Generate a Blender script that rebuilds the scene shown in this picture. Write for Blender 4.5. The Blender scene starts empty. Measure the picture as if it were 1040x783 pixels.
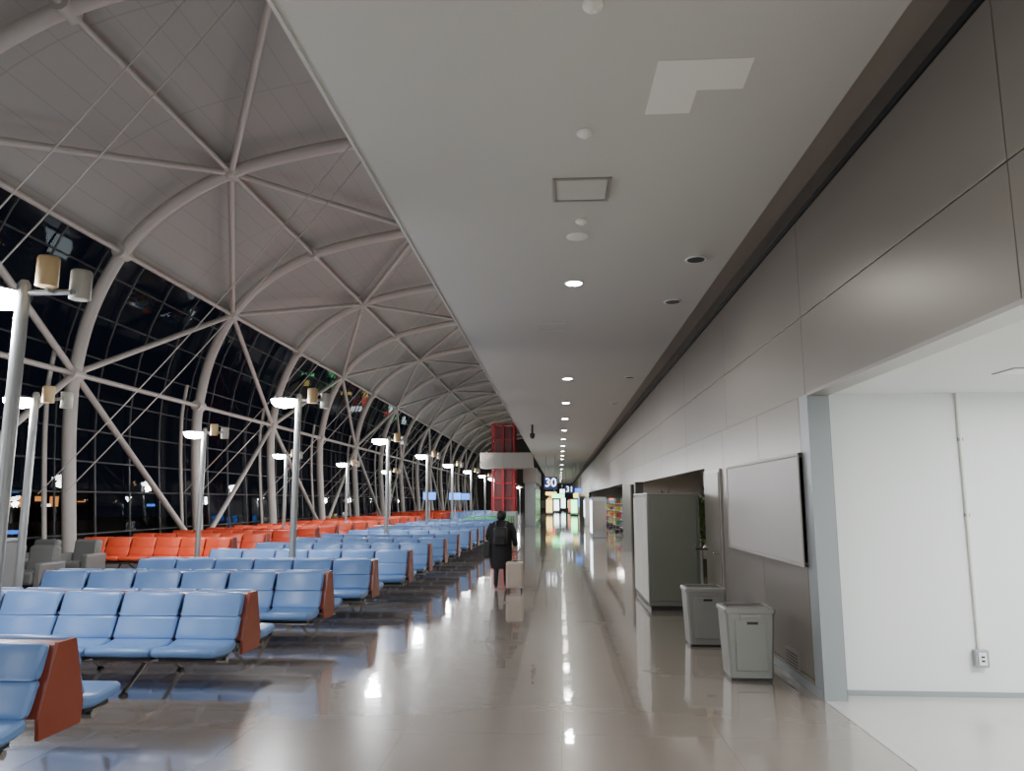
import bpy, math, random
from mathutils import Vector, Matrix
random.seed(7)
sc=bpy.context.scene
COL=sc.collection
# ------------------------------------------------------------------ materials
def mat(name,col,rough=0.5,metal=0.0,emit=None,estr=0.0,noise=0.0,nscale=8.0,bump=0.0,spec=0.5,coat=0.0):
    m=bpy.data.materials.new(name);m.use_nodes=True
    nt=m.node_tree;b=nt.nodes["Principled BSDF"]
    b.inputs["Base Color"].default_value=(*col,1);b.inputs["Roughness"].default_value=rough
    b.inputs["Metallic"].default_value=metal;b.inputs["Specular IOR Level"].default_value=spec
    b.inputs["Coat Weight"].default_value=coat
    if emit: b.inputs["Emission Color"].default_value=(*emit,1);b.inputs["Emission Strength"].default_value=estr
    if noise>0 or bump>0:
        tc=nt.nodes.new("ShaderNodeTexCoord");n=nt.nodes.new("ShaderNodeTexNoise")
        n.inputs["Scale"].default_value=nscale;n.inputs["Detail"].default_value=4
        nt.links.new(tc.outputs["Object"],n.inputs["Vector"])
        if noise>0:
            r=nt.nodes.new("ShaderNodeMapRange");r.inputs[3].default_value=1-noise;r.inputs[4].default_value=1+noise
            nt.links.new(n.outputs["Fac"],r.inputs[0])
            mx=nt.nodes.new("ShaderNodeVectorMath");mx.operation='SCALE';mx.inputs[0].default_value=col
            nt.links.new(r.outputs[0],mx.inputs["Scale"]);nt.links.new(mx.outputs[0],b.inputs["Base Color"])
        if bump>0:
            bp=nt.nodes.new("ShaderNodeBump");bp.inputs["Strength"].default_value=bump;bp.inputs["Distance"].default_value=0.01
            nt.links.new(n.outputs["Fac"],bp.inputs["Height"]);nt.links.new(bp.outputs[0],b.inputs["Normal"])
    return m
M={}
M['blue']=mat("blue_vinyl",(0.155,0.285,0.57),0.38,noise=0.06,nscale=5,bump=0.05)
M['red']=mat("red_vinyl",(0.75,0.09,0.035),0.42,noise=0.06,nscale=5)
M['green']=mat("green_vinyl",(0.08,0.42,0.22),0.4)
M['wood']=mat("red_stained_wood",(0.27,0.055,0.028),0.35,noise=0.15,nscale=3)
M['chrome']=mat("chrome",(0.6,0.6,0.6),0.2,metal=1)
M['dark']=mat("dark_plastic",(0.025,0.025,0.028),0.4)
M['steel']=mat("painted_steel_warm_white",(0.53,0.495,0.455),0.45,noise=0.05,nscale=1.5)
M['mull']=mat("dark_mullion",(0.055,0.055,0.06),0.4,metal=0.3)
M['ceil']=mat("ceiling_board",(0.55,0.545,0.505),0.85,noise=0.04,nscale=60,bump=0.15)
M['patch']=mat("new_ceiling_board",(0.80,0.79,0.74),0.85,noise=0.03,nscale=60)
M['recess']=mat("ceiling_recess_brown",(0.32,0.287,0.255),0.8)  # recess strip, browner and darker than the main ceiling
M['black']=mat("matt_black",(0.008,0.008,0.008),0.8)
M['white']=mat("white_paint",(0.80,0.82,0.82),0.6,noise=0.01,nscale=3)
M['wceil']=mat("white_ceiling",(0.72,0.73,0.71),0.8,bump=0.1,nscale=60)
M['jamb']=mat("jamb_metal",(0.33,0.36,0.375),0.4,metal=0.2)
M['post']=mat("lamp_post_paint",(0.36,0.37,0.37),0.35,metal=0.3)
M['beige']=mat("lamp_can_beige",(0.60,0.43,0.22),0.45)
M['cangrey']=mat("lamp_can_grey",(0.42,0.40,0.34),0.45)
M['glow']=mat("lamp_glow",(1,1,1),0.5,emit=(0.92,0.96,1.0),estr=110)
M['dl']=mat("downlight_glow",(1,1,1),0.5,emit=(1,0.98,0.92),estr=60)
M['bin']=mat("bin_painted_steel",(0.31,0.32,0.30),0.35,metal=0.25,noise=0.04,nscale=4)
M['cab']=mat("cabinet_grey_green",(0.17,0.185,0.155),0.25,metal=0.1,noise=0.04,nscale=3)
M['frame']=mat("board_frame_aluminium",(0.36,0.335,0.32),0.35,metal=0.5)
M['bframe']=mat("board_frame_light",(0.42,0.39,0.37),0.45,metal=0.0)
M['kgrey']=mat("kiosk_grey",(0.17,0.17,0.17),0.5)
M['board']=mat("board_surface",(0.46,0.43,0.43),0.45,noise=0.02,nscale=2)
M['gchair']=mat("grey_leather",(0.16,0.16,0.155),0.45,noise=0.1,nscale=6)
M['redst']=mat("red_painted_steel",(0.42,0.012,0.018),0.5)
M['reddk']=mat("dark_red_panel",(0.16,0.008,0.012),0.4)
M['ygn']=mat("yellow_label",(0.75,0.75,0.08),0.5)
M['navy']=mat("sign_navy",(0.02,0.03,0.12),0.4,emit=(0.02,0.04,0.16),estr=0.6)
M['swhite']=mat("sign_white",(0.9,0.9,0.9),0.4,emit=(1,1,1),estr=3.0)
M['sgreen']=mat("sign_green",(0.1,0.7,0.2),0.4,emit=(0.15,1.0,0.35),estr=6)
M['syel']=mat("sign_yellow",(0.8,0.7,0.1),0.4,emit=(1,0.75,0.2),estr=3)
M['sblue']=mat("sign_blue",(0.1,0.3,0.8),0.4,emit=(0.06,0.25,1.0),estr=2)
M['sred']=mat("sign_red",(0.8,0.1,0.1),0.4,emit=(1,0.1,0.06),estr=3)
M['scyan']=mat("screen_light",(0.6,0.8,0.9),0.4,emit=(0.8,0.93,1.0),estr=5)
M['orange']=mat("sodium_glow",(1,0.4,0.1),0.4,emit=(1,0.35,0.08),estr=1.5)
M['apron']=mat("asphalt",(0.02,0.02,0.022),0.8)
M['leaf']=mat("foliage",(0.03,0.07,0.025),0.6,noise=0.4,nscale=20)
M['coat']=mat("black_coat",(0.014,0.014,0.017),0.85,noise=0.2,nscale=30)
M['trou']=mat("dark_trousers",(0.02,0.02,0.024),0.8)
M['skin']=mat("skin",(0.50,0.30,0.21),0.55)
M['hair']=mat("black_hair",(0.01,0.009,0.008),0.5)
M['case']=mat("beige_suitcase",(0.55,0.47,0.40),0.35,noise=0.05,nscale=9)
M['shopwall']=mat("shop_wall",(0.38,0.36,0.33),0.6)
M['shopdark']=mat("shop_dark",(0.05,0.045,0.04),0.5)

def floor_mat(name,c1,c2,rough,tile=1.2,mort=(0.16,0.14,0.12),coat=1.0):
    m=bpy.data.materials.new(name);m.use_nodes=True;nt=m.node_tree;b=nt.nodes["Principled BSDF"];L=nt.links
    tc=nt.nodes.new("ShaderNodeTexCoord")
    n=nt.nodes.new("ShaderNodeTexNoise");n.inputs["Scale"].default_value=90;n.inputs["Detail"].default_value=3
    n2=nt.nodes.new("ShaderNodeTexNoise");n2.inputs["Scale"].default_value=0.7;n2.inputs["Detail"].default_value=4
    L.new(tc.outputs["Object"],n.inputs["Vector"]);L.new(tc.outputs["Object"],n2.inputs["Vector"])
    mx=nt.nodes.new("ShaderNodeMix");mx.data_type='RGBA';mx.inputs[6].default_value=(*c1,1);mx.inputs[7].default_value=(*c2,1)
    ad=nt.nodes.new("ShaderNodeMath");ad.operation='ADD';mu=nt.nodes.new("ShaderNodeMath");mu.operation='MULTIPLY';mu.inputs[1].default_value=0.5
    L.new(n.outputs["Fac"],ad.inputs[0]);L.new(n2.outputs["Fac"],ad.inputs[1]);L.new(ad.outputs[0],mu.inputs[0]);L.new(mu.outputs[0],mx.inputs[0])
    br=nt.nodes.new("ShaderNodeTexBrick");br.offset=0;br.inputs["Scale"].default_value=1.0
    br.inputs["Brick Width"].default_value=tile;br.inputs["Row Height"].default_value=tile;br.inputs["Mortar Size"].default_value=0.004
    br.inputs["Mortar Smooth"].default_value=0.3
    L.new(tc.outputs["Object"],br.inputs["Vector"]);L.new(mx.outputs[2],br.inputs["Color1"]);L.new(mx.outputs[2],br.inputs["Color2"])
    br.inputs["Mortar"].default_value=(*mort,1);L.new(br.outputs["Color"],b.inputs["Base Color"])
    mr=nt.nodes.new("ShaderNodeMapRange");mr.inputs[3].default_value=rough*0.8;mr.inputs[4].default_value=rough*1.25
    L.new(n2.outputs["Fac"],mr.inputs[0]);L.new(mr.outputs[0],b.inputs["Roughness"])
    n3=nt.nodes.new("ShaderNodeTexNoise");n3.inputs["Scale"].default_value=3.5;n3.inputs["Detail"].default_value=2
    L.new(tc.outputs["Object"],n3.inputs["Vector"])
    bp=nt.nodes.new("ShaderNodeBump");bp.inputs["Strength"].default_value=0.09;bp.inputs["Distance"].default_value=0.018
    L.new(n3.outputs["Fac"],bp.inputs["Height"]);L.new(bp.outputs[0],b.inputs["Normal"]);L.new(bp.outputs[0],b.inputs["Coat Normal"])
    b.inputs["Coat Weight"].default_value=coat;b.inputs["Coat Roughness"].default_value=0.045;b.inputs["Coat IOR"].default_value=1.6
    return m
M['floor']=floor_mat("polished_vinyl_floor",(0.28,0.237,0.205),(0.335,0.287,0.25),0.25,mort=(0.25,0.21,0.18))
M['floor2']=floor_mat("alcove_floor",(0.55,0.54,0.50),(0.60,0.59,0.55),0.3,mort=(0.5,0.49,0.45),coat=0.5)
M['panel']=mat("warm_grey_metal_panel",(0.25,0.228,0.20),0.34,metal=0.3,noise=0.03,nscale=1.2)
def roof_mat():
    m=bpy.data.materials.new("vault_panels");m.use_nodes=True;nt=m.node_tree;b=nt.nodes["Principled BSDF"];L=nt.links
    uv=nt.nodes.new("ShaderNodeUVMap");sp=nt.nodes.new("ShaderNodeSeparateXYZ");L.new(uv.outputs[0],sp.inputs[0])
    def lines(src,period,w):
        a=nt.nodes.new("ShaderNodeMath");a.operation='MODULO';a.inputs[1].default_value=period;L.new(src,a.inputs[0])
        c=nt.nodes.new("ShaderNodeMath");c.operation='LESS_THAN';c.inputs[1].default_value=w;L.new(a.outputs[0],c.inputs[0]);return c.outputs[0]
    l1=lines(sp.outputs[1],0.6,0.03);l2=lines(sp.outputs[0],3.5,0.05)
    mxm=nt.nodes.new("ShaderNodeMath");mxm.operation='MAXIMUM';L.new(l1,mxm.inputs[0]);L.new(l2,mxm.inputs[1])
    mx=nt.nodes.new("ShaderNodeMix");mx.data_type='RGBA';mx.inputs[6].default_value=(0.40,0.395,0.37,1);mx.inputs[7].default_value=(0.34,0.335,0.31,1)
    L.new(mxm.outputs[0],mx.inputs[0]);L.new(mx.outputs[2],b.inputs["Base Color"]);b.inputs["Roughness"].default_value=0.7
    return m
M['roof']=roof_mat()
def glass_mat():
    m=bpy.data.materials.new("tinted_glass");m.use_nodes=True;nt=m.node_tree;nt.nodes.remove(nt.nodes["Principled BSDF"])
    out=[n for n in nt.nodes if n.type=='OUTPUT_MATERIAL'][0]
    t=nt.nodes.new("ShaderNodeBsdfTransparent");t.inputs[0].default_value=(0.5,0.54,0.56,1)
    g=nt.nodes.new("ShaderNodeBsdfGlossy");g.inputs["Roughness"].default_value=0.02;g.inputs[0].default_value=(0.5,0.5,0.5,1)
    fr=nt.nodes.new("ShaderNodeFresnel");fr.inputs[0].default_value=1.4
    mx=nt.nodes.new("ShaderNodeMixShader");nt.links.new(fr.outputs[0],mx.inputs[0]);nt.links.new(t.outputs[0],mx.inputs[1]);nt.links.new(g.outputs[0],mx.inputs[2]);nt.links.new(mx.outputs[0],out.inputs[0])
    return m
M['glass']=glass_mat()

# ------------------------------------------------------------------ mesh builder
class MB:
    def __init__(s): s.v=[];s.f=[];s.m=[];s.s=[];s.mats=[]
    def mi(s,k):
        if k not in s.mats: s.mats.append(k)
        return s.mats.index(k)
    def add(s,vs,fs,k,smooth=False):
        o=len(s.v);s.v+=[tuple(v) for v in vs];i=s.mi(k)
        for f in fs: s.f.append(tuple(a+o for a in f));s.m.append(i);s.s.append(smooth)
    def box(s,x0,x1,y0,y1,z0,z1,k,bev=0.0,mx=None):
        if bev<=0:
            vs=[(x,y,z) for x in (x0,x1) for y in (y0,y1) for z in (z0,z1)]
            fs=[(0,1,3,2),(4,6,7,5),(0,4,5,1),(2,3,7,6),(0,2,6,4),(1,5,7,3)]
            vs=[Vector(v) for v in vs]
            if mx: vs=[mx@v for v in vs]
            s.add(vs,fs,k);return
        import bmesh
        bm=bmesh.new();bmesh.ops.create_cube(bm,size=1)
        bmesh.ops.scale(bm,vec=(x1-x0,y1-y0,z1-z0),verts=bm.verts);bmesh.ops.translate(bm,vec=((x0+x1)/2,(y0+y1)/2,(z0+z1)/2),verts=bm.verts)
        bmesh.ops.bevel(bm,geom=list(bm.edges),offset=bev,segments=2,affect='EDGES',profile=0.5)
        bm.verts.index_update()
        vs=[v.co.copy() for v in bm.verts]
        if mx: vs=[mx@v for v in vs]
        s.add(vs,[[v.index for v in f.verts] for f in bm.faces],k);bm.free()
    def tube(s,pts,r,k,seg=8,caps=True):
        pts=[Vector(p) for p in pts];n=len(pts);rs=r if isinstance(r,(list,tuple)) else [r]*n
        t0=(pts[1]-pts[0]).normalized();up=Vector((0,0,1)) if abs(t0.z)<0.9 else Vector((1,0,0))
        a=t0.cross(up).normalized();vs=[];fs=[]
        for i,p in enumerate(pts):
            t=(pts[min(i+1,n-1)]-pts[max(i-1,0)]).normalized()
            a=(a-t*a.dot(t)).normalized();b=t.cross(a)
            for j in range(seg):
                an=2*math.pi*j/seg;vs.append(p+(a*math.cos(an)+b*math.sin(an))*rs[i])
        for i in range(n-1):
            for j in range(seg):
                j2=(j+1)%seg;fs.append((i*seg+j,i*seg+j2,(i+1)*seg+j2,(i+1)*seg+j))
        s.add(vs,fs,k,True)
        if caps: s.add(vs[:seg],[tuple(range(seg))],k);s.add(vs[-seg:],[tuple(reversed(range(seg)))],k)
    def lathe(s,prof,c,k,seg=20):
        vs=[];fs=[];n=len(prof)
        for (r,z) in prof:
            for j in range(seg):
                an=2*math.pi*j/seg;vs.append((c[0]+r*math.cos(an),c[1]+r*math.sin(an),c[2]+z))
        for i in range(n-1):
            for j in range(seg):
                j2=(j+1)%seg;fs.append((i*seg+j,i*seg+j2,(i+1)*seg+j2,(i+1)*seg+j))
        s.add(vs,fs,k,True)
        s.add(vs[:seg],[tuple(reversed(range(seg)))],k);s.add(vs[-seg:],[tuple(range(seg))],k)
    def loft(s,rings,k,smooth=True,caps=True):
        n=len(rings[0]);vs=[p for r in rings for p in r];fs=[]
        for i in range(len(rings)-1):
            for j in range(n):
                j2=(j+1)%n;fs.append((i*n+j,i*n+j2,(i+1)*n+j2,(i+1)*n+j))
        s.add(vs,fs,k,smooth)
        if caps: s.add(rings[0],[tuple(reversed(range(n)))],k);s.add(rings[-1],[tuple(range(n))],k)
    def mesh(s,name):
        me=bpy.data.meshes.new(name);me.from_pydata(s.v,[],s.f)
        for k in s.mats: me.materials.append(M[k])
        me.polygons.foreach_set("material_index",s.m);me.polygons.foreach_set("use_smooth",s.s)
        me.update();return me
    def obj(s,name,loc=(0,0,0),parent=None,rz=0):
        return inst(s.mesh(name),name,loc,parent,rz)
def inst(me,name,loc=(0,0,0),parent=None,rz=0):
    o=bpy.data.objects.new(name,me);COL.objects.link(o);o.location=loc;o.rotation_euler=(0,0,rz)
    if parent: o.parent=parent
    return o
def empty(name,loc=(0,0,0)):
    o=bpy.data.objects.new(name,None);COL.objects.link(o);o.location=loc;return o
def boxobj(name,x0,x1,y0,y1,z0,z1,k,bev=0):
    b=MB();b.box(x0,x1,y0,y1,z0,z1,k,bev);return b.obj(name)
def cr(pts,sub,closed=False):
    out=[];n=len(pts);pts=[Vector(p) for p in pts]
    rng=range(n) if closed else range(n-1)
    for i in rng:
        if closed: p0,p1,p2,p3=pts[i-1],pts[i],pts[(i+1)%n],pts[(i+2)%n]
        else: p0,p1,p2,p3=pts[max(i-1,0)],pts[i],pts[i+1],pts[min(i+2,n-1)]
        for j in range(sub):
            t=j/sub;out.append(0.5*((2*p1)+(p2-p0)*t+(2*p0-5*p1+4*p2-p3)*t*t+(3*p1-p0-3*p2+p3)*t**3))
    if not closed: out.append(pts[-1])
    return out

# ------------------------------------------------------------------ shell
Y0,Y1=-9.0,124.0
XL=-14.2;XW=2.32
boxobj("floor",XL,XW+4.4,Y0,Y1,-0.2,0,'floor')
boxobj("floor_alcove",XW+0.0,9.0,Y0+1,7.3,0.0,0.004,'floor2')
boxobj("ceiling",-1.54,1.95,Y0,Y1,4.45,4.85,'ceil')
boxobj("ceiling_recess",1.95,2.22,Y0,Y1,4.53,4.85,'recess')
boxobj("ceiling_slot",2.22,2.40,Y0,Y1,4.80,4.85,'black')
boxobj("trim_1",-1.565,-1.54,Y0,Y1,4.44,4.87,'ceil')
def cx_prism(name,poly,z0,z1,k):
    b=MB();b.loft([[(x,y,z0) for x,y in poly],[(x,y,z1) for x,y in poly]],k,False);return b.obj(name)
cx_prism("ceiling_patch",[(.64,4.34),(1.23,4.34),(1.24,4.69),(.94,4.69),(.94,4.99),(.63,4.99)],4.446,4.4499,'patch')
b=MB()
b.box(-0.03,0.47,6.02,6.05,4.435,4.45,'frame');b.box(-0.03,0.47,6.48,6.51,4.435,4.45,'frame')
b.box(-0.03,0.00,6.05,6.48,4.435,4.45,'frame');b.box(0.44,0.47,6.05,6.48,4.435,4.45,'frame');b.box(0.005,0.435,6.055,6.475,4.44,4.45,'ceil')
b.obj("ceiling_access_hatch")
b=MB()
for (x0,x1,y0,y1) in ((-.33,.12,11.3,11.33),(-.33,.12,11.8,11.83),(-.33,-.3,11.33,11.8),(.09,.12,11.33,11.8)): b.box(x0,x1,y0,y1,4.442,4.45,'ceil')
b.obj("ceiling_access_hatch")
def dlmesh(lit):
    b=MB();b.lathe([(0.115,0),(0.125,-0.008),(0.115,-0.016),(0.098,-0.012)],(0,0,0),'white',24)
    b.lathe([(0.097,-0.0125),(0.097,-0.0165)],(0,0,0),'dl' if lit else 'dark',24)
    return b.mesh("recessed_downlight")
ML,MD=dlmesh(True),dlmesh(False)
def light(kind,name,loc,power,col=(1,1,1),size=0.2,rot=(0,0,0),spot=120,blend=0.6,parent=None):
    l=bpy.data.lights.new(name,kind);l.energy=power;l.color=col
    if kind=='AREA': l.shape='DISK';l.size=size
    elif kind=='SPOT': l.spot_size=math.radians(spot);l.spot_blend=blend;l.shadow_soft_size=size
    else: l.shadow_soft_size=size
    o=bpy.data.objects.new(name,l);COL.objects.link(o);o.location=loc;o.rotation_euler=rot
    if parent:o.parent=parent
    return o
lit=[-6.5,-2.2,1.9,9.12,16.6,20.85,24.95,29.2,33.4,37.6,41.8,46,50,58,66,74.5,82,90,98,106,114]
for y in lit:
    d=inst(ML,"recessed_downlight",(0.21,y,4.45))
    light('SPOT',"downlight_beam",(0,0,-0.03),225 if y<50 else 250,(1,0.96,0.89),0.09,(0,0,0),165,0.5,d)
for (x,y) in ((1.57,8.27),(1.58,10.1),(1.58,16.5),(1.58,21)): inst(MD,"recessed_downlight",(x,y,4.45))
for (x,y) in ((0.21,5.22),(0.21,3.77),(0.24,7.0)):
    b=MB();b.lathe([(0.055,0),(0.06,-0.01),(0.055,-0.025),(0.035,-0.035),(0.02,-0.05)],(0,0,0),'patch',20);b.obj("smoke_detector",(x,y,4.45))
b=MB();b.lathe([(0.11,0),(0.11,-0.012),(0.09,-0.02),(0.05,-0.022)],(0,0,0),'patch',24);b.obj("ceiling_speaker",(0.21,7.45,4.45))
b=MB();b.lathe([(0.04,0),(0.04,-0.3),(0.09,-0.32),(0.09,-0.42),(0.05,-0.5)],(0,0,0),'dark',16);b.obj("security_camera_dome",(-0.95,27,4.45))

def panels(name,y0,y1,z0,z1,joints_y,joints_z,k='panel',x=XW,th=0.06,gap=0.008):
    b=MB();ys=[y0]+[j for j in joints_y if y0<j<y1]+[y1];zs=[z0]+[j for j in joints_z if z0<j<z1]+[z1]
    for i in range(len(ys)-1):
        for j in range(len(zs)-1):
            b.box(x,x+th,ys[i]+(gap/2 if i else 0),ys[i+1]-(gap/2 if i<len(ys)-2 else 0),zs[j]+(gap/2 if j else 0),zs[j+1]-(gap/2 if j<len(zs)-2 else 0),k,0.003)
    b.box(x+th*0.6,x+0.2,y0,y1,z0,z1,'dark')
    return b.obj(name)
jy=[7.14+3.35*i for i in range(-6,36)]
panels("wall_right",Y0,Y1,2.73,4.42,jy,[3.48])
panels("wall_right_lower",7.1,12.2,0,2.729,[7.35,8.9,10.8],[0.12])
panels("wall_right_header",12.2,24.9,2.25,2.729,jy,[])
panels("wall_right_pier",24.9,28,0,2.729,[],[])
panels("wall_right_shop_header",28,60,2.35,2.729,jy,[])
panels("wall_right_far",60,Y1,0,2.729,jy,[])
boxobj("trim_2",XW-0.02,XW+0.05,Y0,Y1,4.42,4.47,'black')
boxobj("baseboard_right",XW-0.012,XW,7.1,12.2,0,0.08,'jamb')
boxobj("wall_recess_back",4.6,4.7,12.2,24.9,0,2.7,'shopwall')
boxobj("wall_recess_end",2.52,4.6,24.85,24.95,0,2.7,'shopwall')
boxobj("wall_recess_start",2.52,4.6,12.1,12.2,0,2.7,'shopwall')
boxobj("ceiling_of_recess",2.52,4.7,12.1,24.95,2.7,2.8,'shopwall')
boxobj("wall_shop_back",6.5,6.6,28,60,0,2.8,'shopwall')
boxobj("wall_shop_end",2.52,6.5,60,60.1,0,2.8,'shopwall')
boxobj("wall_shop_start",2.52,6.5,27.9,28,0,2.8,'shopwall')
boxobj("ceiling_of_shop",2.52,6.6,27.9,60.1,2.8,2.9,'wceil')
light('AREA',"shop_light",(4.3,34,2.75),220,(1,0.95,0.88),1.5)
light('AREA',"shop_light",(4.3,48,2.75),220,(1,0.95,0.88),1.5)
light('AREA',"recess_light",(3.6,20,2.65),70,(1,0.93,0.82),0.5)
boxobj("wall_far",XL,6.6,Y1,Y1+0.2,0,12,'shopdark')
boxobj("wall_upper",3.05,3.2,Y0,Y1,4.4,11.6,'shopwall')
boxobj("wall_behind",XL,9,Y0-0.2,Y0,0,12.2,'shopwall')
# alcove
boxobj("wall_alcove",XW+0.18,9.0,7.3,7.45,0,3.2,'white')
boxobj("jamb_alcove",XW-0.004,XW+0.19,7.08,7.32,0,2.73,'jamb')
boxobj("jamb_alcove_head",XW-0.004,XW+0.19,Y0,7.08,2.715,2.745,'frame')
boxobj("ceiling_alcove",XW+0.19,9.0,Y0,7.3,2.76,2.9,'wceil')
boxobj("wall_alcove_right",9.0,9.1,Y0,7.45,0,3.2,'white')
boxobj("baseboard_alcove",XW+0.19,9.0,7.285,7.3,0,0.05,'jamb')
b=MB();b.box(3.50,3.85,5.9,6.2,2.752,2.76,'frame');b.box(3.52,3.83,5.92,6.18,2.75,2.757,'white');b.obj("ceiling_vent")
b=MB()
for (x0,x1,y0,y1) in ((3.6,4.4,5.1,5.12),(3.6,4.4,5.6,5.62),(3.6,3.62,5.12,5.6)): b.box(x0,x1,y0,y1,2.754,2.76,'jamb')
b.obj("ceiling_access_hatch")
d=inst(ML,"recessed_downlight",(4.25,6.3,2.76));
for (x,y) in ((4.6,5.0),(7.2,5.0),(4.6,1.0),(7.2,1.0),(4.2,-3)):
    light('AREA',"alcove_panel_light",(x,y,2.73),105,(0.95,0.99,1.0),0.9)
b=MB();b.tube([(3.77,7.285,2.76),(3.77,7.285,0.42)],0.018,'patch',10)
b.box(3.71,3.83,7.24,7.3,0.27,0.42,'jamb',0.008);b.box(3.735,3.805,7.232,7.242,0.29,0.40,'white',0.003);b.box(3.755,3.785,7.228,7.235,0.32,0.335,'dark');b.box(3.755,3.785,7.228,7.235,0.355,0.37,'dark')
b.box(3.75,3.79,7.27,7.3,1.6,1.63,'jamb');b.box(3.75,3.79,7.27,7.3,2.3,2.33,'jamb')
b.obj("wall_outlet_conduit")
b=MB();y0,y1,z0,z1=7.3,10.4,1.13,2.20
b.box(XW-0.04,XW,y0,y1,z0,z1,'bframe');
b.box(XW-0.045,XW-0.035,y0+0.035,y1-0.035,z0+0.035,z1-0.035,'board',0.003)
for a in ((y0,y1,z0,z0+.035),(y0,y1,z1-.035,z1),(y0,y0+.035,z0+.035,z1-.035),(y1-.035,y1,z0+.035,z1-.035)): b.box(XW-0.054,XW-0.002,a[0],a[1],a[2],a[3],'bframe',0.006)
b.obj("notice_board")
b=MB();b.box(XW-0.03,XW,10.95,12.1,0,2.2,'frame',0.004);b.box(XW-0.045,XW-0.025,11.0,12.05,0.02,2.15,'panel',0.004)
b.tube([(XW-0.045,11.1,1.0),(XW-0.1,11.1,1.0),(XW-0.1,11.22,1.0)],0.012,'chrome',8);b.obj("door_1")
b=MB();b.box(XW-0.02,XW,7.75,8.15,0.10,0.28,'frame');[b.box(XW-0.024,XW-0.01,7.77,8.13,0.12+i*0.03,0.13+i*0.03,'dark') for i in range(5)];b.obj("wall_vent")

# ------------------------------------------------------------------ bins
def bin_mesh():
    b=MB();w,d,h=0.24,0.21,0.69
    def ring(z,sx,sy,ch=0.02):
        return [(-sx+ch,-sy,z),(sx-ch,-sy,z),(sx,-sy+ch,z),(sx,sy-ch,z),(sx-ch,sy,z),(-sx+ch,sy,z),(-sx,sy-ch,z),(-sx,-sy+ch,z)]
    b.loft([ring(0,w*.82,d*.84),ring(0.03,w*.82,d*.84)],'dark',False)
    b.loft([ring(0.03,w*.86,d*.88),ring(h-0.05,w*.98,d*.98)],'bin',False)
    b.loft([ring(h-0.05,w*1.0,d*1.0),ring(h-0.045,w*1.03,d*1.03),ring(h-0.012,w*1.03,d*1.03),ring(h,w*1.0,d*1.0)],'bin',False)
    b.loft([ring(h,w*.80,d*.70),ring(h+0.003,w*.80,d*.70)],'dark',False)
    b.box(-w*.8,w*.8,-d*.75,-d*.62,h,h+0.014,'frame');b.box(-w*.8,w*.8,d*.62,d*.75,h,h+0.014,'frame')
    b.box(-0.15,0.15,-d*.97-0.004,-d*.9,0.10,0.58,'bin',0.004)
    b.box(-0.035,0.07,-d*.98-0.012,-d*.93,0.54,0.565,'dark',0.003)
    b.box(-0.1,0.1,-d*.98-0.010,-d*.95,0.60,0.63,'frame',0.003)
    for s in (-1,1): b.tube([(s*0.14,-0.12,0.0),(s*0.14,-0.12,0.035)],0.02,'dark',8)
    return b.mesh("trash_bin")
bm_=bin_mesh()
inst(bm_,"trash_bin",(1.87,7.98,0));inst(bm_,"trash_bin",(1.77,9.7,0))
# ------------------------------------------------------------------ cabinet
b=MB();x0,x1,y0,y1,h=1.43,2.27,12.5,14.7,1.84
b.box(x0+.03,x1-.03,y0+.03,y1-.03,0,0.07,'dark')
b.box(x0,x1,y0,y1,0.07,h,'cab',0.012)
b.box(x0+.05,x1-.05,y0-.012,y0+.01,0.15,h-.06,'cab',0.005)
b.box(x1-.09,x1-.07,y0-.03,y0-.01,0.85,1.05,'chrome')
for i in range(3):
    ya=y0+.06+i*0.71;b.box(x0-.012,x0+.01,ya,ya+.66,0.12,h-.05,'patch',0.005)  # pale side panels: light falling on the aisle face, put into the colour
b.box(x0,x1,y0,y1,h,h+.03,'frame',0.004)
b.obj("storage_cabinet")
b=MB();b.lathe([(0.14,0),(0.14,0.02),(0.02,0.03),(0.016,0.05),(0.016,1.02),(0.05,1.03),(0.05,1.05)],(0,0,0),'post',16);b.box(-.09,.09,-.06,.06,1.03,1.06,'dark',0.008);b.obj("hand_sanitizer_stand",(2.08,11.4,0))
# ------------------------------------------------------------------ arches
PR=[(-12.6,0),(-12.85,2.5),(-12.95,4.0),(-12.93,5.1),(-12.62,6.8),(-11.87,8.45),(-10.7,9.7),(-8.95,10.68),(-7,11.2),(-5,11.52),(-3,11.72),(-0.9,11.8),(1,11.7),(2.95,11.4)]
LV=[0,3,5,7,9,11]
SUB=5
dense=cr([(x,z,0) for x,z in PR],SUB)
def off(o,a=0,bq=None):
    pts=dense[a:bq];res=[]
    for i,p in enumerate(pts):
        j=a+i;t=(dense[min(j+1,len(dense)-1)]-dense[max(j-1,0)]).normalized();n=Vector((-t.y,t.x,0))
        res.append((p.x+n.x*o,p.y+n.y*o))
    return res
b=MB();b.tube([(x,0,z) for x,z in off(0)],0.17,'steel',12);b.lathe([(0.28,0),(0.28,0.04),(0.2,0.06)],(-12.6,0,0),'steel',16)
for l in LV[1:]: 
    x,z=PR[l];b.tube([(x,-0.22,z),(x,0.22,z)],0.19,'steel',12)
rib=b.mesh("arch_rib")
ribY=[12+7*k for k in range(-2,16)]
for y in ribY: inst(rib,"arch_rib",(0,y,0))
b=MB()
def node(l,y,o=0.0): x,z=PR[LV[l]];return Vector((x,y,z))
for k in range(len(ribY)-1):
    ya,yb=ribY[k],ribY[k+1]
    odd=((ribY[k]-19)//7)%2==0
    for l in range(6):
        if (l%2==1)==odd:
            for d in (-1,1):
                if 0<=l+d<6: b.tube([node(l,ya),node(l+d,yb)],0.088,'steel',8,False)
    for l in (1,2,3,4): b.tube([node(l,ya),node(l,yb)],0.075,'steel',8,False)
b.obj("roof_bracing_frame")
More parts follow.
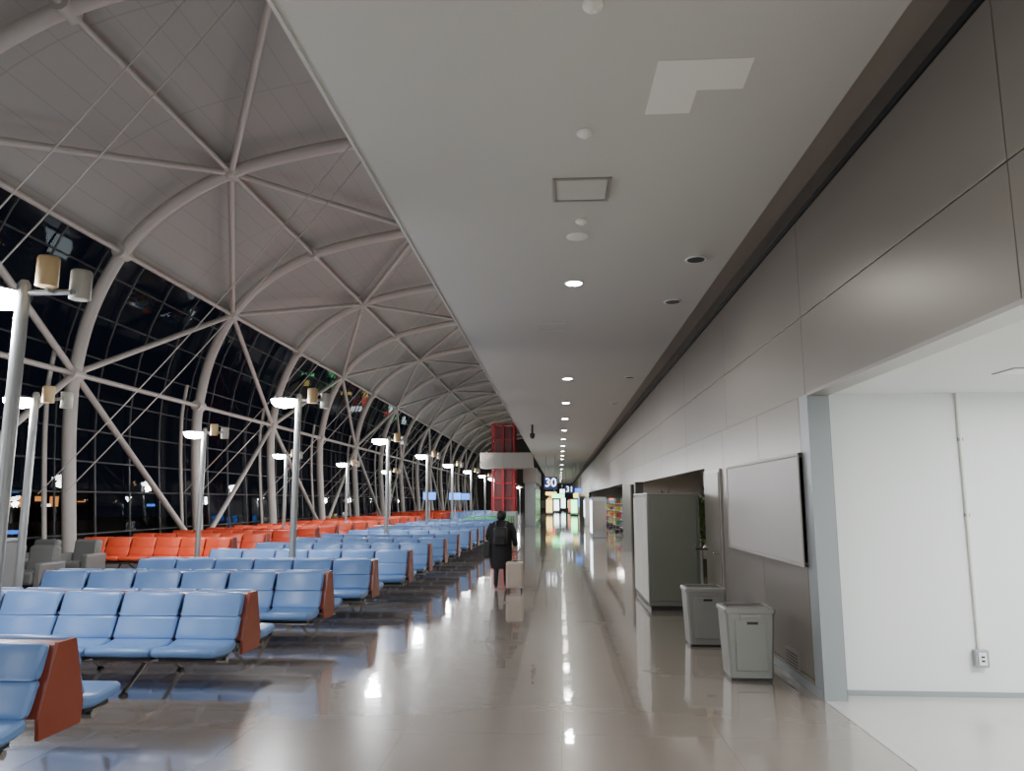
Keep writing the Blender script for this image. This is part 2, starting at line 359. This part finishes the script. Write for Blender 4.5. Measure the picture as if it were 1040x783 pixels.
b=MB()
for y in ribY[:10]:
    for dx in (0,0.28):
        pts=[]
        for i in range(9):
            t=i/8;pts.append((-12.7+7.9*t+dx,y-1.3+dx*2,1.9+9.4*t-0.3*math.sin(math.pi*t)))
        b.tube(pts,0.014,'steel',5)
b.obj("tension_cables")
def surf(name,o,a,bq,k,y0,y1):
    p=off(o,a,bq);vs=[];fs=[];arc=[0]
    for i in range(1,len(p)): arc.append(arc[-1]+math.dist(p[i],p[i-1]))
    for (x,z) in p: vs.append((x,y0,z));vs.append((x,y1,z))
    for i in range(len(p)-1): fs.append((2*i,2*i+1,2*i+3,2*i+2))
    me=bpy.data.meshes.new(name);me.from_pydata(vs,[],fs);me.materials.append(M[k]);uv=me.uv_layers.new(name="UVMap")
    for li,lp in enumerate(me.loops):
        v=lp.vertex_index;uv.data[li].uv=((me.vertices[v].co.y+50),arc[v//2]+10)
    for q in me.polygons:q.use_smooth=True
    return inst(me,name)
gi=5*SUB
surf("ceiling_vault",0.42,gi,None,'roof',Y0,Y1)
surf("window_1",0.55,0,gi+2,'glass',Y0,Y1)
b=MB();gp=off(0.47,0,gi+1)
yy=Y0+0.1
while yy<Y1:
    b.tube([(x,yy,z) for x,z in gp[::3]]+[(gp[-1][0],yy,gp[-1][1])],0.035,'mull',4,False);yy+=1.75
arc=0;last=gp[0];nexts=0.5
for i in range(1,len(gp)):
    arc+=math.dist(gp[i],gp[i-1])
    if arc>=nexts: b.tube([(gp[i][0],Y0,gp[i][1]),(gp[i][0],Y1,gp[i][1])],0.03,'mull',4,False);nexts+=1.05
b.obj("window_mullions")
b=MB()
for y in ribY:
    for dy in (-0.55,):
        b.tube([(x,y+dy,z) for x,z in off(0.28,0,3*SUB+3)],0.06,'steel',8)
b.obj("window_secondary_posts")
boxobj("trim_3",-13.3,-12.95,Y0,Y1,0,0.35,'mull')
# ------------------------------------------------------------------ outside
boxobj("apron_ground",-260,XL-0.01,-60,260,-4.2,-4.0,'apron')
b=MB();b.box(-150,-140,60,220,-4,5,'apron')
for i in range(26):
    if random.random()<.7: b.box(-139.95,-139.8,62+i*6,65.5+i*6,random.choice([0,1.5]),random.choice([1.0,2.6])+.2,'orange')
b.obj("distant_terminal_building")
b=MB()
for (x,y,z,k) in ((-60,50,2,'scyan'),(-70,70,5,'swhite'),(-55,64,0,'sblue'),(-90,120,3,'sblue'),(-62,88,1,'scyan'),(-80,60,10,'swhite'),(-95,95,8,'orange'),(-45,60,-1,'sblue'),(-50,90,1,'sblue')):
    b.tube([(x,y,-4),(x,y,z)],0.08,'mull',5);b.box(x-.35,x+.35,y-.35,y+.35,z,z+.3,k)
b.obj("apron_floodlights")
# ------------------------------------------------------------------ benches
def offset_poly(p,d):
    n=len(p);o=[]
    for i in range(n):
        t=(Vector(p[(i+1)%n])-Vector(p[i-1]));t=Vector((t.x,t.y)).normalized();nn=Vector((-t.y,t.x))
        o.append((p[i][0]+nn.x*d,p[i][1]+nn.y*d))
    return o
def area(p): return sum(p[i-1][0]*p[i][1]-p[i][0]*p[i-1][1] for i in range(len(p)))/2
def pad(b,prof,x0,x1,k,ysign,r=0.022,sub=4):
    p=[(q.x,q.y) for q in cr([(a,c,0) for a,c in prof],sub,True)]
    if area(p)<0:p=p[::-1]
    rings=[]
    for x,d in ((x0,r),(x0+r*.35,r*.4),(x0+r,0),(x1-r,0),(x1-r*.35,r*.4),(x1,r)):
        q=offset_poly(p,d);rings.append([(x,ysign*yy,zz) for yy,zz in q])
    b.loft(rings,k,True)
def bench_mesh(n,col,sw=0.605):
    b=MB();L=n*sw
    back_u=[(0.095,0.855),(0.135,0.87),(0.17,0.845),(0.225,0.68),(0.215,0.66),(0.15,0.665),(0.10,0.80)]
    back_l=[(0.16,0.652),(0.225,0.655),(0.255,0.60),(0.30,0.49),(0.29,0.455),(0.225,0.47),(0.17,0.60)]
    seat=[(0.27,0.46),(0.32,0.455),(0.45,0.432),(0.60,0.445),(0.69,0.455),(0.735,0.43),(0.725,0.385),(0.66,0.365),(0.45,0.345),(0.28,0.37),(0.245,0.42)]
    for s in (-1,1):
        for i in range(n):
            xa=-(i+1)*sw+0.010-0.03;xb=-i*sw-0.010-0.03
            pad(b,back_u,xa,xb,col,s,0.03);pad(b,back_l,xa,xb,col,s,0.026);pad(b,seat,xa,xb,col,s,0.028)
            b.box(xa+.03,xb-.03,0.35 if s>0 else -0.62,0.62 if s>0 else -0.35,0.325,0.35,'dark')
        b.tube([(-L,s*0.42,0.30),(-0.05,s*0.42,0.30)],0.028,'chrome',8)
    for (xa,xb) in ((-0.025,0.0),(-L-0.06,-L-0.035)):
        poly=[(-0.09,0.865),(0.09,0.865),(0.215,0.44),(0.20,0.31),(-0.20,0.31),(-0.215,0.44)]
        b.loft([[(xa,y,z) for y,z in poly],[(xb,y,z) for y,z in poly]],'wood',False)
    poly=[(-0.095,0.85),(0.095,0.85),(0.215,0.44),(-0.215,0.44)]
    b.loft([[(-L-0.035,y,z) for y,z in poly],[(-0.025,y,z) for y,z in poly]],'wood',False)
    xs=[-0.9,-L+0.9] if n<5 else [-0.95,-L/2,-L+0.95]
    for x in xs:
        b.tube([(x,-0.42,0.30),(x,0.42,0.30)],0.025,'chrome',8)
        for s in (-1,1):
            b.tube([(x,s*0.12,0.30),(x,s*0.22,0.20),(x,s*0.52,0.03)],0.022,'chrome',8)
            b.lathe([(0.04,0),(0.04,0.012),(0.022,0.03)],(x,s*0.52,0),'dark',12)
    return b.mesh("airport_bench")
B6=bench_mesh(6,'blue');R6=bench_mesh(6,'red');G6=bench_mesh(4,'green')
rowsB=[(4.80,-3.15),(7.4,-3.0),(9.5,-2.88),(11.5,-2.78),(13.6,-2.65),(15.7,-2.65),(17.8,-2.65),(19.9,-2.62)]
y=22.4
while y<37: rowsB.append((y,-2.6));y+=2.1
rowsB.append((1.6,-3.1))
for (yy,xx) in rowsB: inst(B6,"airport_bench",(xx,yy,0))
for k in range(3): inst(G6,"airport_bench",(-2.6,39.5+2.1*k,0))
y=17.8;reds=[]
while y<44: reds.append(y);y+=2.1
for yy in reds: inst(R6,"airport_bench",(-7.75,yy,0))
for yy in (54.3,56.4,58.5,62,64.1,66.2): inst(B6,"airport_bench",(-4.2,yy,0));inst(R6,"airport_bench",(-8.4,yy,0))
def armchair():
    b=MB()
    b.box(-.28,.28,-.36,.22,0.20,0.44,'gchair',0.05);b.box(-.28,.28,.14,.34,0.36,0.92,'gchair',0.06,Matrix.Rotation(-0.12,4,'X'))
    for s in (-1,1):
        b.box(s*.36-.075,s*.36+.075,-.36,.34,0.14,0.60,'gchair',0.035)
        for y in (-.28,.28): b.tube([(s*.34,y,0),(s*.34,y,0.16)],0.02,'chrome',8)
    b.box(-.3,.3,-.3,.3,.14,.2,'dark');return b.mesh("lounge_armchair")
AC=armchair()
for (x,y,r) in ((-11.45,16.1,0),(-10.5,16.1,0),(-9.95,13.9,0),(-10.95,14.3,0)): inst(AC,"lounge_armchair",(x,y,0),None,r)
b=MB();b.box(-.35,.35,-.25,.25,0,0.06,'dark');b.box(-.33,.33,-.23,.23,0.06,1.05,'kgrey',0.02);b.box(-.35,.35,-.26,.26,1.05,1.10,'jamb',0.01)
for i in range(3):
    b.box(-.02,.22,-.245,-.23,0.25+i*.26,0.40+i*.26,'ygn',0.004);b.box(-.26,-.1,-.245,-.23,0.25+i*.26,0.42+i*.26,'dark',0.004)
b.box(-.2,.2,-.05,.0,1.1,1.28,'jamb',0.01);b.obj("phone_charging_kiosk",(-9.75,12.6,0))
# ------------------------------------------------------------------ lamps
def lamp_mesh(h,side=1,cz=0.0):
    b=MB()
    b.lathe([(0.14,0),(0.14,0.02),(0.07,0.05),(0.058,0.3),(0.052,h+0.05),(0.03,h+0.09)],(0,0,0),'post',16)
    b.tube([(-side*0.25,0,h-0.02),(side*0.42,0,h-0.02)],0.025,'post',8)
    b.lathe([(0.02,0.10),(0.10,0.095),(0.21,0.06),(0.23,0.045)],(-side*0.25,0,h-0.06),'post',24)
    b.lathe([(0.225,0.045),(0.215,-0.01),(0.16,-0.065),(0.06,-0.09)],(-side*0.25,0,h-0.06),'glow',24)
    for x,yo,k,zz in ((side*0.27,-0.10,'beige',0.04+cz),(side*0.43,0.10,'cangrey',-0.02+cz)):
        b.lathe([(0.07,-0.13),(0.085,-0.125),(0.085,0.11),(0.078,0.125),(0.07,0.11)],(x,yo,h+zz),k,20)
        b.lathe([(0.065,0.10),(0.065,0.105)],(x,yo,h+zz),'swhite',20)
        b.tube([(x,yo,h-0.02),(x,0,h-0.02)],0.018,'post',6)
    return b.mesh("double_headed_lamp_post")
LM=lamp_mesh(3.47);LM2=lamp_mesh(3.3);LM1=lamp_mesh(3.5,cz=0.09)
def lamp(me,x,y,h,lights=3,pw=1.0):
    o=inst(me,"double_headed_lamp_post",(x,y,0))
    if lights&1: light('POINT',"saucer_light",(-0.25,0,h-0.27),190*pw,(0.98,0.98,0.98),0.12,parent=o)
    if lights&2: light('SPOT',"uplight",(0.30,-0.1,h+0.16),250,(1,0.96,0.90),0.07,(math.pi,0,0),140,0.8,o)
lamp(LM1,-4.50,5.86,3.5)
for (x,y) in ((-4.45,12.5),(-4.85,21.1),(-5.05,28.7),(-5.15,36.3),(-5.2,44.5),(-5.2,-1.2)): lamp(LM,x,y,3.47)
for y in (53.0,60.3,68,76,84,92,100): lamp(LM,-5.2,y,3.47,1,1.6)
for (x,y) in ((-8.0,10.9),(-8.1,16.65),(-9.3,25.15),(-8.95,31.4),(-9.0,39.8),(-8.2,3.5)): lamp(LM2,x,y,3.3,1,0.8)
# ------------------------------------------------------------------ far features
boxobj("mezzanine_bridge",-4.75,-1.57,45,47,3.68,4.58,'shopwall')
b=MB();X0,X1,YA,YB,H=-4.2,-2.85,47.5,49.5,6.6
for x in (X0,(X0+X1)/2,X1):
    for y in (YA,YB): b.box(x-.07,x+.07,y-.07,y+.07,1.0,H,'redst')
for i in range(1,7):
    z=0.95+i*0.93
    b.box(X0-.07,X1+.07,YA-.05,YA+.05,z-.05,z+.05,'redst');b.box(X0-.07,X1+.07,YB-.05,YB+.05,z-.05,z+.05,'redst')
    b.box(X0-.05,X0+.05,YA,YB,z-.05,z+.05,'redst');b.box(X1-.05,X1+.05,YA,YB,z-.05,z+.05,'redst')
b.box(X0+.15,X1-.15,YA+.2,YB-.2,0.9,H-.2,'reddk')
b.box(X0-.12,X1+.12,YA-.12,YB+.12,0,1.05,'jamb',0.02)  # grey base added to keep the tower's red out of the floor reflection
b.obj("red_elevator_tower")
b=MB()
for i in range(5):
    y=50.5+i*2.5;b.box(-2.3,-1.6,y,y+2.3,0,2.9,'jamb',0.02);b.box(-1.6,-1.58,y+.1,y+2.2,0.3,2.6,'cab')
b.box(-2.4,-1.5,50.3,63.2,2.9,3.9,'shopwall');b.obj("gate_counter_partition")
def sign(name,x,y,z0,w,h,k,txt=None,d=0.2):
    e=empty(name,(x,y,0))
    b=MB();b.box(-w/2,w/2,-d/2,d/2,z0,z0+h,k,0.01)
    for s in (-1,1): b.tube([(s*w*.35,0,z0+h),(s*w*.35,0,4.45)],0.02,'post',6)
    b.obj("sign_box",(0,0,0),e)
    if txt:
        c=bpy.data.curves.new("sign_text",'FONT');c.body=txt;c.size=h*0.95;c.align_x='CENTER';c.align_y='CENTER';c.extrude=0.004;c.materials.append(M['swhite'])
        o=bpy.data.objects.new("sign_text",c);COL.objects.link(o);o.parent=e;o.location=(0,-d/2-0.006,z0+h/2);o.rotation_euler=(math.pi/2,0,0)
sign("gate_sign",-0.50,45,2.4,0.78,0.74,'navy',"30")
sign("gate_sign",0.85,62,2.3,0.8,0.65,'navy',"31")
sign("exit_sign",-0.1,73,1.95,1.2,0.4,'sgreen')
sign("direction_sign",-0.9,84,2.3,1.2,0.35,'syel')
sign("direction_sign",1.4,55,2.3,0.5,0.3,'sblue')
sign("direction_sign",0.9,95,2.6,1.6,0.5,'scyan')
sign("direction_sign",-1.0,104,2.2,0.8,0.5,'sred')
sign("direction_sign",1.7,78,2.0,0.5,0.5,'syel')
b=MB()
for i in range(7):
    k=['shopwall','syel','shopwall','scyan','sgreen','shopwall','sred'][i];b.box(-3+i*1.1,-2.3+i*1.1,Y1-.06,Y1-.01,0.5,1.7+0.4*(i%2),k)
b.obj("window_2")
def adstand(x,y,k):
    b=MB();b.box(-.45,.45,-.18,.18,0,0.1,'dark',0.01);b.box(-.42,.42,-.12,.12,0.1,1.9,'frame',0.01);b.box(-.36,.36,-.13,-.115,0.3,1.8,k);b.obj("illuminated_display_stand",(x,y,0))
adstand(1.7,88,'sgreen');adstand(-1.2,92,'syel');adstand(1.6,102,'sred');adstand(-0.4,110,'scyan')
def monitor(x,y):
    b=MB();b.lathe([(0.25,0),(0.25,0.02),(0.03,0.04),(0.03,1.75)],(0,0,0),'post',14);b.box(-.38,.38,-.04,.04,1.75,2.22,'dark',0.01);b.box(-.35,.35,-.047,-.035,1.78,2.19,'sblue');b.obj("information_display",(x,y,0))
monitor(-7.25,42.0);monitor(-6.35,45.9);monitor(-6.2,49.2)
b=MB();b.box(1.55,2.2,36,38.5,0,1.9,'jamb',0.02);b.box(1.53,1.555,36.2,38.3,0.2,1.75,'scyan');b.box(1.6,2.15,35.98,36.0,0.3,1.7,'frame');b.obj("vending_machine")
b=MB();b.box(1.75,2.2,52,54,0,1.9,'white',0.02);b.box(1.73,1.755,52.2,53.8,0.6,1.75,'scyan');b.obj("vending_machine")
b=MB();b.box(1.75,2.2,66,69,0,2.1,'cab',0.02);b.box(1.73,1.755,66.2,68.8,1.2,2.0,'sblue');b.obj("vending_machine")
boxobj("column_shopfront",2.10,2.31,21.0,21.4,0,2.25,'dark')
for yy in (30,34.5,39,44,49,54):
    b=MB();b.box(-.5,.5,-1.2,1.2,0,0.1,'dark')
    for i in range(4):
        b.box(-.45,.45,-1.15,1.15,0.35+i*.4,0.38+i*.4,'white')
        for j in range(8):
            b.box(-.4,-.1,-1.05+j*.27,-.85+j*.27,0.38+i*.4,0.38+i*.4+random.uniform(.15,.3),random.choice(['red','ygn','blue','white','green','wood']))
    for s in (-1.15,1.15):
        for x in (-.45,.45): b.box(x-.02,x+.02,s-.02,s+.02,0.1,1.75,'frame')
    b.obj("merchandise_shelf",(3.6,yy,0))
def planter(x,y):
    e=empty("potted_plant",(x,y,0));b=MB();b.lathe([(0.16,0),(0.22,0.4),(0.24,0.42),(0.2,0.42),(0.19,0.38)],(0,0,0),'shopdark',16);b.obj("pot",(0,0,0),e)
    b=MB()
    for i in range(90):
        a=random.uniform(0,6.28);l=random.uniform(.4,.8);el=random.uniform(.3,1.3);z0=random.uniform(.6,1.6)
        p0=Vector((0,0,z0));d=Vector((math.cos(a)*math.cos(el),math.sin(a)*math.cos(el),math.sin(el)));s=Vector((-math.sin(a),math.cos(a),0))*.05
        p1=p0+d*l*.5;p2=p0+d*l-Vector((0,0,.12));b.add([p0,p1+s,p2,p1-s],[(0,1,2,3)],'leaf')
    b.tube([(0,0,.38),(0,0,1.6)],.02,'wood',6);b.obj("foliage",(0,0,0),e)
for (x,y) in ((3.3,16.2),(3.3,18),(3.2,23.4)): planter(x,y)
boxobj("shop_counter",2.7,3.3,19.1,22.2,0,1.0,'frame',0.02)
b=MB();b.box(4.1,4.55,17,21,0,2.3,'shopdark',0.01)
for i in range(4): b.box(4.08,4.11,17.1+i,17.9+i,1.2,2.1,'syel')
b.obj("illuminated_display_cabinet")
b=MB();b.lathe([(0.28,0),(0.28,0.02),(0.04,0.04),(0.035,0.70),(0.5,0.72),(0.52,0.735),(0.5,0.75)],(0,0,0),'white',28);b.obj("round_table",(-6.95,30.2,0))
# ------------------------------------------------------------------ person
def skin(name,nodes,edges,root=0,sub=2):
    me=bpy.data.meshes.new(name);me.from_pydata([n[0] for n in nodes],edges,[])
    o=bpy.data.objects.new(name,me);COL.objects.link(o)
    md=o.modifiers.new("skin",'SKIN');md.use_smooth_shade=True
    for i,n in enumerate(nodes):
        r=n[1];r=(r,r) if not isinstance(r,tuple) else r
        me.skin_vertices[0].data[i].radius=r;me.skin_vertices[0].data[i].use_root=(i==root)
    s=o.modifiers.new("sub",'SUBSURF');s.levels=sub;s.render_levels=sub
    bpy.context.view_layer.update();dg=bpy.context.evaluated_depsgraph_get()
    m2=bpy.data.meshes.new_from_object(o.evaluated_get(dg));bpy.data.objects.remove(o)
    m2.polygons.foreach_set("use_smooth",[True]*len(m2.polygons));return m2
P=empty("person_walking",(-1.18,15.34,0))
N=[((0,0,0.84),(0.15,0.11)),((0,0.02,1.0),(0.14,0.10)),((0,0.06,1.2),(0.165,0.115)),((0,0.10,1.29),(0.10,0.08)),((0,0.13,1.345),(0.05,0.05)),
 ((0,0.15,1.40),(0.065,0.075)),((0,0.15,1.46),(0.082,0.098)),((0,0.14,1.50),(0.06,0.07)),
 ((0.16,0.09,1.265),0.06),((0.25,0.02,1.03),0.047),((0.29,-0.03,0.82),0.03),
 ((-0.16,0.09,1.265),0.06),((-0.25,0.08,1.02),0.047),((-0.19,0.26,0.93),0.03),
 ((0.08,0.01,0.78),0.085),((0.09,0.10,0.44),0.062),((0.10,0.05,0.10),0.045),((0.10,0.17,0.035),(0.045,0.032)),
 ((-0.08,0,0.78),0.085),((-0.09,-0.02,0.44),0.062),((-0.09,-0.16,0.12),0.045),((-0.09,-0.05,0.035),(0.045,0.032))]
E=[(0,1),(1,2),(2,3),(3,4),(4,5),(5,6),(6,7),(3,8),(8,9),(9,10),(3,11),(11,12),(12,13),(0,14),(14,15),(15,16),(16,17),(0,18),(18,19),(19,20),(20,21)]
bm2=skin("person_body",N,E)
bm2.materials.clear()
for k in ('coat','trou','skin','hair','dark'): bm2.materials.append(M[k])
for p in bm2.polygons:
    c=p.center
    if c.z>1.335:
        p.material_index=3 if (c.z>1.475 or c.y<0.165 or (abs(c.x)>0.06 and c.y<0.2)) else 2
        if c.z<1.37 and c.y>0.12: p.material_index=2
    elif c.z>0.70: p.material_index=0
    elif c.z>0.09: p.material_index=1
    else: p.material_index=4
inst(bm2,"body",(0,0,0),P)
b=MB()
rings=[]
for z,rx,ry,cy in ((1.345,0.055,0.045,0.10),(1.38,0.085,0.085,0.115),(1.43,0.098,0.105,0.125),(1.48,0.098,0.11,0.13),(1.52,0.08,0.09,0.135),(1.545,0.045,0.05,0.14)):
    rings.append([(rx*math.cos(a*math.pi/8),cy+ry*math.sin(a*math.pi/8)*(1 if math.sin(a*math.pi/8)<0 else 0.75),z) for a in range(16)])
b.loft(rings,'hair');b.obj("hair",(0,0,0),P)
b=MB();b.lathe([(0.004,0.018),(0.012,0.0),(0.006,-0.012)],(0,0.245,1.425),'skin',8)
for s in (-1,1): b.lathe([(0.004,0.008),(0.009,0),(0.004,-0.008)],(s*0.03,0.228,1.445),'dark',8);b.lathe([(0.005,0.03),(0.016,0.0),(0.006,-0.03)],(s*0.088,0.155,1.425),'skin',8)
b.box(-.02,.02,0.225,0.235,1.385,1.392,'redst');b.obj("face_features",(0,0,0),P)
b=MB();rings=[]
for z,rx,ry,cy in ((0.40,0.20,0.17,0.01),(0.55,0.22,0.18,0.01),(0.75,0.225,0.17,0.0),(0.92,0.215,0.155,0.01),(1.03,0.21,0.15,0.03),(1.15,0.22,0.15,0.05),(1.24,0.205,0.135,0.08),(1.295,0.15,0.11,0.10),(1.345,0.09,0.085,0.125)):
    rings.append([(rx*math.cos(a*math.pi/12)*(1+0.03*math.sin(3*a)*(z<0.8)),cy+ry*math.sin(a*math.pi/12),z) for a in range(24)])
b.loft(rings,'coat')
b.tube([(0.16,0.09,1.26),(0.225,0.05,1.14),(0.267,0.015,1.02),(0.29,-0.01,0.92),(0.293,-0.03,0.85)],[0.08,0.075,0.068,0.06,0.052],'coat',12)
b.tube([(-0.16,0.09,1.26),(-0.225,0.08,1.14),(-0.26,0.09,1.02),(-0.235,0.17,0.97),(-0.20,0.24,0.94)],[0.08,0.075,0.068,0.06,0.052],'coat',12)
b.obj("coat",(0,0,0),P)
b=MB();b.box(-0.36,-0.20,-0.10,0.24,0.60,0.93,'dark',0.04);b.tube([(-0.26,-0.03,0.9),(-0.17,0.0,1.2),(-0.13,0.08,1.31),(-0.17,0.17,1.2),(-0.27,0.2,0.9)],0.012,'dark',6);b.obj("shoulder_bag",(0,0,0),P)
b=MB();b.box(-0.14,0.14,-0.235,-0.09,0.86,1.22,'dark',0.05);b.box(-0.10,0.10,-0.265,-0.225,0.88,1.04,'trou',0.018)
for s in (-1,1): b.tube([(s*.09,-.12,1.20),(s*.10,-.02,1.31),(s*.11,.10,1.30),(s*.12,.2,1.17),(s*.15,.14,.98),(s*.13,-.10,.92)],0.014,'dark',6)
b.obj("backpack",(0,0,0),P)
def hand(name,wrist,d,side,pn):
    w=Vector(wrist);d=Vector(d).normalized();s=Vector(side).normalized();n=Vector(pn).normalized()
    nodes=[(w,0.024),(w+d*0.04,(0.036,0.016)),(w+d*0.075,(0.038,0.015))];ed=[(0,1),(1,2)]
    for i,l in enumerate((0.058,0.066,0.062,0.048)):
        o=(i-1.5)*0.020;b0=len(nodes)
        a=w+d*0.08+s*o;nodes+= [(a,0.009),(a+d*l*.5+n*0.006,0.0088),(a+d*l*.72+n*0.03,0.008),(a+d*l*.55+n*0.048,0.007)]
        ed+=[(2,b0),(b0,b0+1),(b0+1,b0+2),(b0+2,b0+3)]
    b0=len(nodes);nodes+=[(w+d*0.035+s*-0.035,0.011),(w+d*0.065-s*0.05+n*.012,0.0095),(w+d*0.085-s*0.035+n*.035,0.008)];ed+=[(1,b0),(b0,b0+1),(b0+1,b0+2)]
    me=skin(name,[(tuple(a),r) for a,r in nodes],ed,0,1);me.materials.clear();me.materials.append(M['skin']);inst(me,name,(0,0,0),P)
hand("hand_right",(0.293,-0.035,0.84),(0.05,-0.25,-1),(1,0,0),(0,-1,0))
hand("hand_left",(-0.19,0.27,0.93),(0.2,1,-0.2),(1,0,0),(0,0,-1))
S=empty("rolling_suitcase",(-0.88,14.98,0))
b=MB();b.box(-.17,.17,-.11,.11,0.06,0.56,'case',0.035)
for i in range(5): b.box(-.13+i*.06,-.11+i*.06,-.118,-.10,0.1,0.52,'case',0.004)
b.box(-.172,.172,-.008,.008,0.08,0.54,'dark')
for s in (-1,1):
    b.tube([(s*.07,.08,0.54),(s*.06,.255,0.73)],0.008,'chrome',8)
    for t in (-1,1): b.tube([(s*.12,t*.08,0.03),(s*.12+.02,t*.08,0.03)],0.03,'dark',12);b.box(s*.12-.005,s*.12+.025,t*.08-.012,t*.08+.012,0.03,0.07,'dark')
b.tube([(-.07,.26,0.735),(.07,.26,0.735)],0.013,'dark',8);b.box(-.05,.05,-.02,.02,0.56,0.585,'dark',0.006)
b.obj("suitcase_body",(0,0,0),S)

# ------------------------------------------------------------------ world
w=bpy.data.worlds.new("night_sky");sc.world=w;w.use_nodes=True;w.node_tree.nodes["Background"].inputs[0].default_value=(0.010,0.014,0.028,1);w.node_tree.nodes["Background"].inputs[1].default_value=0.4
# ------------------------------------------------------------------ camera
f=760.0;cx,cy=520,391.5
phi=math.atan((508-cy)/f);th=math.atan((568-cx)/math.hypot(f,508-cy))
c=bpy.data.cameras.new("camera");co=bpy.data.objects.new("camera",c);COL.objects.link(co);sc.camera=co
c.sensor_fit='HORIZONTAL';c.sensor_width=36;c.lens=36*f/1040;c.clip_start=0.05;c.clip_end=600
co.location=(0,0,1.75);co.rotation_euler=(math.pi/2+phi,0,th)
